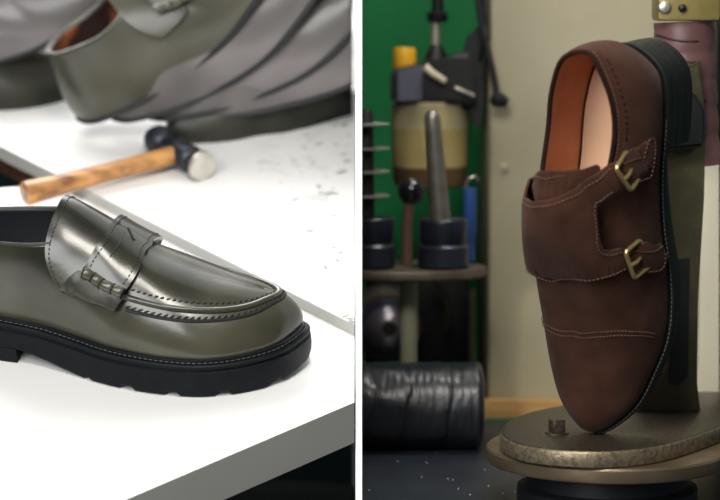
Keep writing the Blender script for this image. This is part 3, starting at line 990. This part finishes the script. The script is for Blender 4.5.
# post: cast iron web with flared foot
def xs(u, y): return (u-360)/2400*y
PY = 1.905
prof = [(634,396),(645,389),(651,372),(653,320),(655,200),(655,80),(700,62),(706,120),(704,200),(698,300),(697,380),(701,398)]
pl = []
for u, v in prof:
    p = pt(u, v, 1); k = PY/p.y if False else PY/(ray(u, v).y); q = CAM + ray(u, v)*k
    pl.append(q)
zbase = zp - .0005
pl[0].z = zbase; pl[-1].z = zbase
bm = new(); prism(bm, [sloc(p) for p in pl], (0, .045, 0))
bmesh.ops.bevel(bm, geom=[e for e in bm.edges if abs((e.verts[0].co - e.verts[1].co).y) < .001], offset=.002, segments=2, affect='EDGES')
post = obj('post', bm, M['olive_iron'], stand, angle=50)
def yp(u, v, y):
    r = ray(u, v); return CAM + r*(y/r.y)
bm = new(); prism(bm, [sloc(yp(u, v, PY-.004)) for u, v in ((672,262),(690,258),(688,376),(678,386),(670,384))], (0, .006, 0))
obj('post_recess_shade', bm, M['black_iron'], post)  # black patch standing for the dark recess in the post
bm = new(); prism(bm, [sloc(yp(u, v, 1.885)) for u, v in ((652,60),(668,72),(700,98),(707,112),(706,147),(655,152))], (0, .04, 0))
bmesh.ops.bevel(bm, geom=bm.edges[:], offset=.003, segments=3, affect='EDGES')
obj('heel_rest', bm, M['black_iron'], stand)
# wrapped grip above
ga, gb = yp(688, 165, 1.945), yp(684, 22, 1.945)
gd = (gb - ga); GL = gd.length; gdn = gd.normalized(); gx, gy = axes(gdn)
bm = new(); loops = []
NR = 60
for i in range(NR+1):
    t = i/NR; lp = []
    for k in range(48):
        a = 2*math.pi*k/48; base = .0258 - .0015*t
        ph = (t*5.2 + .35*math.sin(a+1.0)*.35)
        r_ = base + .0010*abs(math.sin(math.pi*ph))**.5 - .0006 + .0006*noise.noise(V((math.cos(a)*2, math.sin(a)*2, t*9)))
        lp.append(sloc(ga + gdn*GL*t + (gx*math.cos(a) + gy*math.sin(a))*r_))
    loops.append(lp)
add_loops(bm, loops); grip = obj('wrapped_grip', bm, M['grip'], stand, angle=80)
bm = new()
for (u0, v0, u1, v1) in ((657,35,698,41),(656,56,700,62),(660,86,706,101),(690,76,700,66),(684,108,702,112)):
    pts = []
    for k in range(9):
        t = k/8; u, v = u0+(u1-u0)*t, v0+(v1-v0)*t + 2.5*math.sin(math.pi*t)
        o_, d_ = CAM, ray(u, v).normalized()
        # nearest hit on the cylinder round the grip's axis
        w_ = o_ - ga; A_ = 1 - d_.dot(gdn)**2; B_ = w_.dot(d_) - w_.dot(gdn)*d_.dot(gdn); C2 = w_.dot(w_) - w_.dot(gdn)**2 - .0252**2
        D_ = B_*B_ - A_*C2
        if D_ > 0: pts.append(sloc(o_ + d_*((-B_ - math.sqrt(D_))/A_)))
    if len(pts) > 2: add_tube(bm, pts, .0009, 6)
obj('wrap_crease', bm, M['grip_dark'], grip)
bm = new(); c = yp(686, -8, 1.94); add_box(bm, sloc(c), (.050, .044, .046), bev=.003)
cap_ = obj('top_block', bm, M['cap_metal'], stand)
for u, v, r_ in ((664, 7, .0052), (682, 8, .0032)):
    bm = new(); q = sloc(yp(u, v, 1.918)); add_lathe(bm, q, (0,-1,0), [(0,r_),(.002,r_),(.0045,r_*.8),(.0055,r_*.3)], 20); obj('screw', bm, M['steel'] if v == 7 else M['black_iron'], cap_)

# ---- bench, housing, back
M['bench_dark'] = mat('blue_black_bench', (.010,.014,.022), .42, c2=(.022,.028,.038), scale=16, detail=6, bump=.3, bscale=120)
tb_ = thing('workbench', (.35, 2.0, FLOOR_Z), 'dark blue-black workbench carrying the shoe stand and the wrapped roll', 'workbench')
bm = new(); add_box(bm, ((XR+.62)/2 - .35, 1.98 - 2.0, bz - .02 - FLOOR_Z), (.62 - XR, .98, .04), bev=.001)
obj('bench_top', bm, M['bench_dark'], tb_, False)
for x, y in ((.04, 1.55), (.58, 1.55), (.04, 2.42), (.58, 2.42)):
    bm = new(); add_box(bm, (x - .35, y - 2.0, (bz - .04 - FLOOR_Z)/2), (.04, .04, bz - .04 - FLOOR_Z)); obj('leg', bm, M['leg'], tb_, False)
M['dust'] = mat('metal_filings', (.4,.42,.45), .5)
bm = new()
random.seed(3)
for k in range(26):
    u, v = random.uniform(366, 600), random.uniform(452, 498)
    p = onz(u, v, bz); add_lathe(bm, p, (0,0,1), [(0,.0006),(.0004,.0006),(.0007,.0002)], 6)
o = obj('metal_dust', bm, M['dust']); o['kind'] = 'stuff'; tag(o, 'tiny pale filings scattered on the dark workbench', 'dust')

M['housing'] = mat('cream_olive_paint', (.30,.27,.17), .42, c2=(.44,.40,.28), scale=6, detail=6, lo=.3, hi=.75, bump=.1, bscale=60)
HX = xs(489, 2.205)
hs_ = thing('machine_housing', (HX + .2, 2.3, bz), 'cream-olive painted machine housing standing behind the suede shoe', 'machine')
bm = new(); add_box(bm, (0, .005, .35), (.40, .20, .70), bev=.004, seg=3); obj('casing', bm, M['housing'], hs_)
bm = new(); add_lathe(bm, (-.2 + xs(505, 2.2) - HX, -.096, 1.145 - bz), (0,-1,0), [(0,.004),(.0015,.004),(.002,.002)], 16); obj('screw', bm, M['housing'], hs_)
M['amber'] = mat('amber_wood', (.36,.19,.06), .55, c2=(.5,.30,.11), scale=12, stretch=(1,10,10))
bm = new(); add_box(bm, (HX + .2, 2.196, bz + .010), (.41, .012, .016)); struct('trim_1', bm, M['amber'])
M['green_strip'] = mat('green_strip', (.05,.12,.05), .5)
bm = new(); add_box(bm, (HX + .2, 2.190, bz + .0012), (.41, .014, .0024)); struct('trim_2', bm, M['green_strip'])
M['green'] = mat('green_wall', (.014,.34,.10), .6, c2=(.018,.38,.12), scale=5)
bm = new(); add_box(bm, (XR + .5, 2.66, 1.25), (1.0, .02, 1.6)); struct('wall_right', bm, M['green'])
col_ = thing('machine_column', (.305, 2.06, bz), 'black upright column at the right edge beside the wrapped grip', 'column')
M['brown_paint'] = mat('brown_paint', (.05,.028,.018), .5)
cx0 = xs(713, 2.06)
bm = new(); add_box(bm, (cx0 + .02 - .305, 0, 1.16 + .12 - bz), (.04, .04, .36), bev=.003); obj('upper_section', bm, M['black_iron'], col_)
bm = new(); add_box(bm, (xs(717, 2.06) + .02 - .305, 0, (1.10 - bz)/2), (.04, .03, 1.10 - bz), bev=.002); obj('lower_section', bm, M['brown_paint'], col_)
M['cream_lightened'] = mat('lightened_cream_paint', (.85,.80,.62), .45, c2=(.9,.86,.68), scale=10)  # added panel for the housing's bright strip; cream lightened against the post's shade
bm = new(); prism(bm, [yp(u, v, 2.035) - V((.305,2.06,bz)) for u, v in ((703,150),(719,150),(719,397),(697,397))], (0,.012,0))
obj('cream_panel', bm, M['cream_lightened'], col_)
bm = new(); prism(bm, [yp(u, v, 1.99) - V((.305,2.06,bz)) for u, v in ((688,146),(713,150),(713,164),(700,154))], (0,.01,0)); 
obj('cream_tab', bm, mat('cream_plastic', (.6,.52,.3), .5), col_)

# ---- small tooling on the shelf
SY = 2.11
shelf_z = yp(420, 266, SY).z
M['shelf_iron'] = mat('brown_grey_iron', (.08,.065,.05), .45, .5, c2=(.16,.13,.10), scale=30)
sx0 = xs(400, SY)
shf = thing('tool_shelf', (sx0, SY, bz), 'round brown iron shelf on a cream post holding the black rollers', 'shelf')
bm = new(); add_lathe(bm, (0, 0, shelf_z - bz - .009), (0,0,1), [(0,.074),(.002,.077),(.007,.077),(.009,.0755)], 64, 1, .62, (1,0,0)); sp_ = obj('shelf_plate', bm, M['shelf_iron'], shf)
M['cream_post'] = mat('cream_green_paint', (.30,.31,.20), .45, c2=(.40,.40,.28), scale=20)
bm = new(); add_lathe(bm, (xs(409, SY) - sx0, 0, 0), (0,0,1), [(0,.012),(.006,.012),(.007,.0078),(shelf_z - bz - .0092,.0078)], 24); obj('post', bm, M['cream_post'], shf)
clip(sp_, XR + .0006, True)
M['roller'] = mat('blue_black_rubber', (.010,.014,.024), .32, c2=(.018,.022,.034), scale=30)
def roller(u, w, vt, label, clipit=False):
    h = yp(u, vt, SY).z - shelf_z; r = w/2/2400*SY
    t = thing('black_roller', (xs(u, SY), SY - .012, shelf_z), label, 'roller', 'black rollers on the round shelf')
    bm = new(); m = h*.5
    add_lathe(bm, (0,0,0), (0,0,1), [(0,r*.92),(.002,r*1.04),(m-.003,r*1.06),(m-.0015,r*.98),(m,r*.9),(m+.0015,r*.96),(h-.0025,r),(h-.001,r*.985),(h,r*.93),(h-.001,r*.5),(h-.002,0)], 48)
    b = obj('drum', bm, M['roller'], t)
    if clipit: clip(b, XR + .0006, True)
    return t, h
t1, h1 = roller(443, 49, 217, 'black two-tier roller with a tall steel rod standing in it')
M['rod'] = mat('grey_steel_rod', (.20,.185,.165), .32, .7, c2=(.30,.28,.25), scale=60)
ra, rb = yp(440, 216, SY - .012), yp(431.5, 110, SY - .012)
bm = new(); Lr = (rb-ra).length
add_lathe(bm, ra - t1.location - (rb-ra).normalized()*.004, rb-ra, [(0,.0090),(.02,.0086),(Lr*.7,.0074),(Lr-.003,.0070),(Lr,.0062),(Lr+.003,.0040),(Lr+.004,0)], 24); obj('rod', bm, M['rod'], t1)
t2, h2 = roller(373, 43, 216, 'black two-tier roller under the pin post beside the white partition', True)
t3 = thing('pin_post', (xs(366, SY), SY - .012, shelf_z + h2 - .0005), 'black post with thin steel discs above the left roller', 'post')
hh_ = yp(366, 108, SY).z - shelf_z - h2
bm = new(); add_lathe(bm, (0,0,0), (0,0,1), [(0,.0075),(hh_*.95,.0065),(hh_,.004)], 20); c_ = obj('core', bm, M['black_iron'], t3); clip(c_, XR + .0006, True)
for vv in (123, 147, 170, 194):
    bm = new(); z_ = yp(366, vv, SY).z - shelf_z - h2
    add_lathe(bm, (0,0,z_ - .001), (0,0,1), [(0,.017),(.0004,.0205),(.0016,.0208),(.002,.019)], 32); c_ = obj('steel_disc', bm, M['steel'], t3); clip(c_, XR + .0006, True)
# ball knob on a stem
t4 = thing('ball_knob_lever', (xs(407, SY + .02), SY + .02, shelf_z), 'black ball knob on a thin brown stem between the two rollers', 'lever')
zk = yp(411, 191, SY + .02).z - shelf_z
bm = new(); add_tube(bm, [(0,0,0), (0,0,zk*.5), (.003,0,zk - .006)], .0048, 14); obj('stem', bm, mat('reddish_stem', (.16,.085,.075), .5), t4)
bm = new(); bmesh.ops.create_uvsphere(bm, u_segments=32, v_segments=20, radius=.0125, matrix=Matrix.Translation((.004, 0, zk))); obj('knob', bm, mat('gloss_black', (.008,.010,.014), .15, coat=.5), t4)
# lubricator
LY = 2.26
def L3(u, v, y=LY): return yp(u, v, y)
lub = thing('oil_lubricator', (xs(430, LY), LY, L3(430, 186).z), 'air line oil lubricator with yellow cap and amber bowl before the green wall', 'lubricator')
def ll(P): return V(P) - lub.location
k_ = LY/2400
M['oil'] = mat('amber_oil', (.70,.55,.20), .25, c2=(.82,.68,.32), scale=10, coat=.3)
M['bowl'] = mat('clear_bowl', (.9,.88,.7), .12, trans=.9, ior=1.2)
M['bowl_base'] = mat('brown_bowl_base', (.11,.065,.03), .4, c2=(.15,.09,.045), scale=20)
zz = lambda v: L3(430, v).z - lub.location.z
bm = new(); add_lathe(bm, (0,0,zz(166)), (0,0,1), [(0,35*k_),(.03,36*k_),(zz(128)-zz(166),36.5*k_)], 48); obj('oil', bm, M['oil'], lub)
M['froth'] = mat('pale_oil_film', (.78,.70,.46), .3, c2=(.85,.80,.60), scale=14)
bm = new(); add_lathe(bm, (0,0,zz(128)), (0,0,1), [(0,36*k_),(zz(101)-zz(128),36.5*k_)], 48); obj('oil_film', bm, M['froth'], lub)
bm = new(); add_lathe(bm, (0,0,zz(167)), (0,0,1), [(0,37*k_),(zz(104)-zz(167),39*k_)], 48); obj('bowl', bm, M['bowl'], lub)
bm = new(); add_lathe(bm, (0,0,zz(186)), (0,0,1), [(0,33*k_),(.002,36*k_),(zz(166)-zz(186),38*k_)], 48); obj('bowl_base', bm, M['bowl_base'], lub)
bm = new(); add_lathe(bm, (0,0,zz(187)), (0,0,1), [(0,26*k_),(.0016,34*k_),(.003,35*k_)], 40); obj('brass_ring', bm, mat('orange_brass', (.55,.28,.07), .4, .5), lub)
bm = new(); prism(bm, [ll(L3(u, v, LY-.036)) for u, v in ((391,105),(391,70),(424,63),(446,58),(472,52),(476,104))], (0,.072,0))
bmesh.ops.bevel(bm, geom=bm.edges[:], offset=.004, segments=2, affect='EDGES')
body = obj('head_body', bm, M['black_iron'], lub)
bm = new(); prism(bm, [ll(L3(u, v, LY-.038)) for u, v in ((398,101),(398,70),(423,65),(422,101))], (0,.003,0)); obj('grey_label', bm, mat('grey_label', (.10,.105,.15), .5), body, False)
bm = new(); add_lathe(bm, ll(L3(404.5, 68)), (0,0,1), [(0,11.5*k_),(.002,11.8*k_),(.017,11.2*k_),(.019,10.2*k_),(.0195,0)], 32); obj('yellow_cap', bm, mat('yellow_plastic', (.80,.43,.02), .4), lub)
bm = new(); add_lathe(bm, ll(L3(436, 70)), (0,0,1), [(0,12*k_),(.012,11.5*k_),(.022,6.5*k_),(.024,5.5*k_)], 28); obj('gland', bm, M['black_iron'], lub)
bm = new(); add_lathe(bm, ll(L3(435.5, 50)), (0,0,1), [(0,4.6*k_),(.024,4.4*k_),(.0245,5.6*k_),(.027,5.6*k_)], 20); obj('stem', bm, M['steel'], lub)
bm = new(); add_lathe(bm, ll(L3(437.5, 22)), (0,0,1), [(0,9*k_),(.002,10.5*k_),(.009,10.5*k_),(.010,6*k_),(.040,6*k_)], 24); obj('adjuster_knob', bm, M['black_iron'], lub)
bm = new(); add_tube(bm, [ll(L3(425, 67, LY-.044)), ll(L3(433, 74, LY-.046)), ll(L3(445, 81, LY-.044))], [4.2*k_, 3.6*k_, 3.2*k_], 14); obj('white_fitting', bm, mat('ivory_plastic', (.72,.64,.48), .45), lub)
bm = new(); prism(bm, [ll(L3(u, v, LY-.02)) for u, v in ((468,38),(478,28),(485,30),(484,108),(480,128),(474,125),(470,112),(462,108),(462,70))], (0,.03,0)); obj('bracket', bm, M['black_iron'], lub)
bm = new(); c_ = L3(474, 75); add_box(bm, ll(V((c_.x, (LY + 2.65)/2, c_.z))), (.012, 2.65 - LY, .018)); obj('mounting_arm', bm, M['black_iron'], lub, False)
bm = new(); add_tube(bm, [ll(L3(455, 88, LY-.042)), ll(L3(463, 91, LY-.042)), ll(L3(474, 96, LY-.04))], .0018, 10); obj('silver_lever', bm, M['steel'], lub)
bm = new(); cy = LY - .075
add_tube(bm, spline([yp(470,-20,cy), yp(478,2,cy), yp(482,25,cy), yp(488,52,cy), yp(494,78,cy), yp(497,95,cy), yp(503,101,cy)], 60), .0030, 12)
add_tube(bm, spline([yp(484,-20,cy), yp(484,5,cy), yp(486,24,cy), yp(484,44,cy), yp(480,60,cy+.02)], 40), .0022, 10)
cab = o = obj('cable', bm, M['black_iron']); tag(o, 'thin black cable hanging down in front of the cream-olive housing', 'cable')
bm = new(); pa = yp(491, 97, cy); add_lathe(bm, pa, yp(508, 103, cy) - pa, [(0,.004),(.004,.0075),(.010,.0065),(.016,.004)], 16)
o = obj('cable_clip', bm, M['black_iron'], cab)
# blue hose fitting by the housing edge
t5 = thing('blue_valve', (xs(470, SY+.05), SY + .05, shelf_z), 'small blue valve with a grey loop between roller and housing', 'valve')
bm = new(); add_lathe(bm, (0,0,.0), (0,0,1), [(0,.005),(.02,.005),(.022,.0065),(yp(470,188,SY+.05).z-shelf_z,.006)], 20); obj('body', bm, mat('blue_plastic', (.03,.09,.30), .4), t5)
bm = new(); a_ = yp(470,188,SY+.05).z-shelf_z; add_tube(bm, [(-.004,0,a_), (-.001,0,a_+.008), (.005,0,a_+.011), (.008,0,a_+.006)], .0016, 8); obj('loop', bm, M['rod'], t5)

# ---- machine body below the shelf
mb = thing('grinding_machine', (xs(425, 2.4), 2.42, bz), 'dark machine body with a bearing, in the shadow under the round shelf', 'machine')
mloc = V(mb.location)
bm = new(); w0, w1 = XR + .003, xs(470, 2.35)
add_box(bm, ((w0+w1)/2 - mloc.x, -.02, (shelf_z - .03 - bz)/2), (w1 - w0, .12, shelf_z - .03 - bz), bev=.004); obj('casing', bm, M['black_iron'], mb)
bc = yp(386, 326, 2.30)
bd = V((.12, -1, .02)).normalized()
for nm, prf, mm in (('bearing_housing', [(-.04,.036),(0,.035),(.004,.032)], mat('brown_grey_cast', (.14,.105,.08), .5, .3, c2=(.22,.17,.14), scale=30)),
                    ('purple_ring', [(.004,.027),(.012,.027),(.016,.0245),(.0165,.021)], mat('purple_steel', (.10,.085,.15), .3, .6)),
                    ('steel_cone', [(.010,.0225),(.018,.021),(.026,.012),(.027,.008),(.0265,.0075),(.018,.0070)], mat('silver_mauve', (.40,.36,.40), .28, .8))):
    bm = new(); add_lathe(bm, bc - mloc, bd, prf, 40); o = obj(nm, bm, mm, mb)
    clip(o, XR + .0006, True)
bm = new(); add_lathe(bm, bc - mloc + bd*.0181, bd, [(0,.0069),(.0084,.0069)], 24); obj('bore', bm, M['lining_dark'], mb)
bm = new(); add_tube(bm, spline([yp(436,283,2.31)-mloc, yp(444,295,2.31)-mloc, yp(448,312,2.31)-mloc, yp(446,330,2.31)-mloc], 24), .0035, 10); obj('curved_pipe', bm, mat('dull_bronze', (.06,.055,.04), .4, .5), mb)
bm = new(); add_box(bm, yp(472, 340, 2.30) - mloc, (.006, .01, .10)); obj('olive_bar', bm, mat('olive_bar', (.10,.09,.04), .5), mb)

# ---- the wrapped roll
M['wrap'] = mat('black_plastic_film', (.010,.012,.016), .36, c2=(.016,.018,.024), scale=40, bump=.8, bscale=70, stretch=(1.6, 1, 1), coat=.1)
RY, RR = 2.052, .0372
rl = thing('wrapped_roll', (.06, RY, bz + RR), 'thick roll wrapped in glossy black plastic film lying on the dark workbench', 'roll')
x0, x1 = XR + .001, xs(485, RY)
bm = new(); loops = []
NX = 110
for i in range(NX+1):
    t = i/NX; x = x0 + (x1-x0)*t; lp = []
    en_ = math.sqrt(max(0, 1 - max(0, (t-.94)/.06)**2))*.35 + .65 if t > .94 else 1
    for k in range(72):
        a = 2*math.pi*k/72
        ph = x*30 + .30*math.cos(a+.6) + .22*noise.noise(V((x*20, math.cos(a)*1.5, math.sin(a)*1.5)))
        f_ = ph - math.floor(ph)
        r_ = RR*.975 + .0016*(f_**.5) + .0009*noise.noise(V((x*38 + math.cos(a)*2.2, math.cos(a)*1.2, math.sin(a)*2))) - .0006*abs(noise.noise(V((x*160, a*1.2, 3))))
        lp.append(V((x - .06, math.cos(a)*r_*en_, math.sin(a)*r_*en_)))
    loops.append(lp)
add_loops(bm, loops); film = obj('film', bm, M['wrap'], rl, angle=70)
bm = new(); add_lathe(bm, (x1 - .06 - .0005, 0, 0), (1,0,0), [(0,.012),(.001,.011),(.0012,.008)], 24); obj('core_end', bm, M['black_iron'], rl)

# ================================================================== light
def area(name, loc_, target, size, power, col=(1, 1, 1), sy=None):
    l = bpy.data.lights.new(name, 'AREA'); l.energy = power; l.size = size; l.color = col
    if sy: l.shape = 'RECTANGLE'; l.size_y = sy
    o = bpy.data.objects.new(name, l); COL.objects.link(o); o.location = loc_
    o.rotation_euler = (V(target) - V(loc_)).to_track_quat('-Z', 'Y').to_euler()
    return o
area('soft_overhead_light', (-.45, 2.55, 2.1), (-.12, 1.9, 1.2), 1.0, 25)  # soft overhead area light for the leather's reflections; no window there
area('fill_light', (-.65, .45, 1.65), (-.12, 1.9, 1.2), .8, 18)
area('lamp_right', (-.04, 1.0, 1.9), (.22, 1.9, 1.15), .28, 8.0, (1, .95, .86))
area('housing_fill', (.26, 1.95, 1.95), (.12, 2.4, 1.15), .25, 4.6, (1, .96, .88))  # added light to brighten the housing at the back
sl = bpy.data.lights.new('panel_fill_spot', 'SPOT'); sl.energy = 16; sl.spot_size = R(15); sl.spot_blend = .6; sl.color = (1, .96, .86); sl.shadow_soft_size = .02  # added spot that brightens the cream panel in the post's shade
so = bpy.data.objects.new('panel_fill_spot', sl); COL.objects.link(so); so.location = (.62, 1.25, 1.5)
so.rotation_euler = (yp(709, 290, 2.035) - V(so.location)).to_track_quat('-Z', 'Y').to_euler()
wd = bpy.data.worlds.new('world'); sc.world = wd; wd.use_nodes = True
wd.node_tree.nodes['Background'].inputs[0].default_value = (.6, .65, .7, 1)
wd.node_tree.nodes['Background'].inputs[1].default_value = .16
bpy.context.view_layer.update()
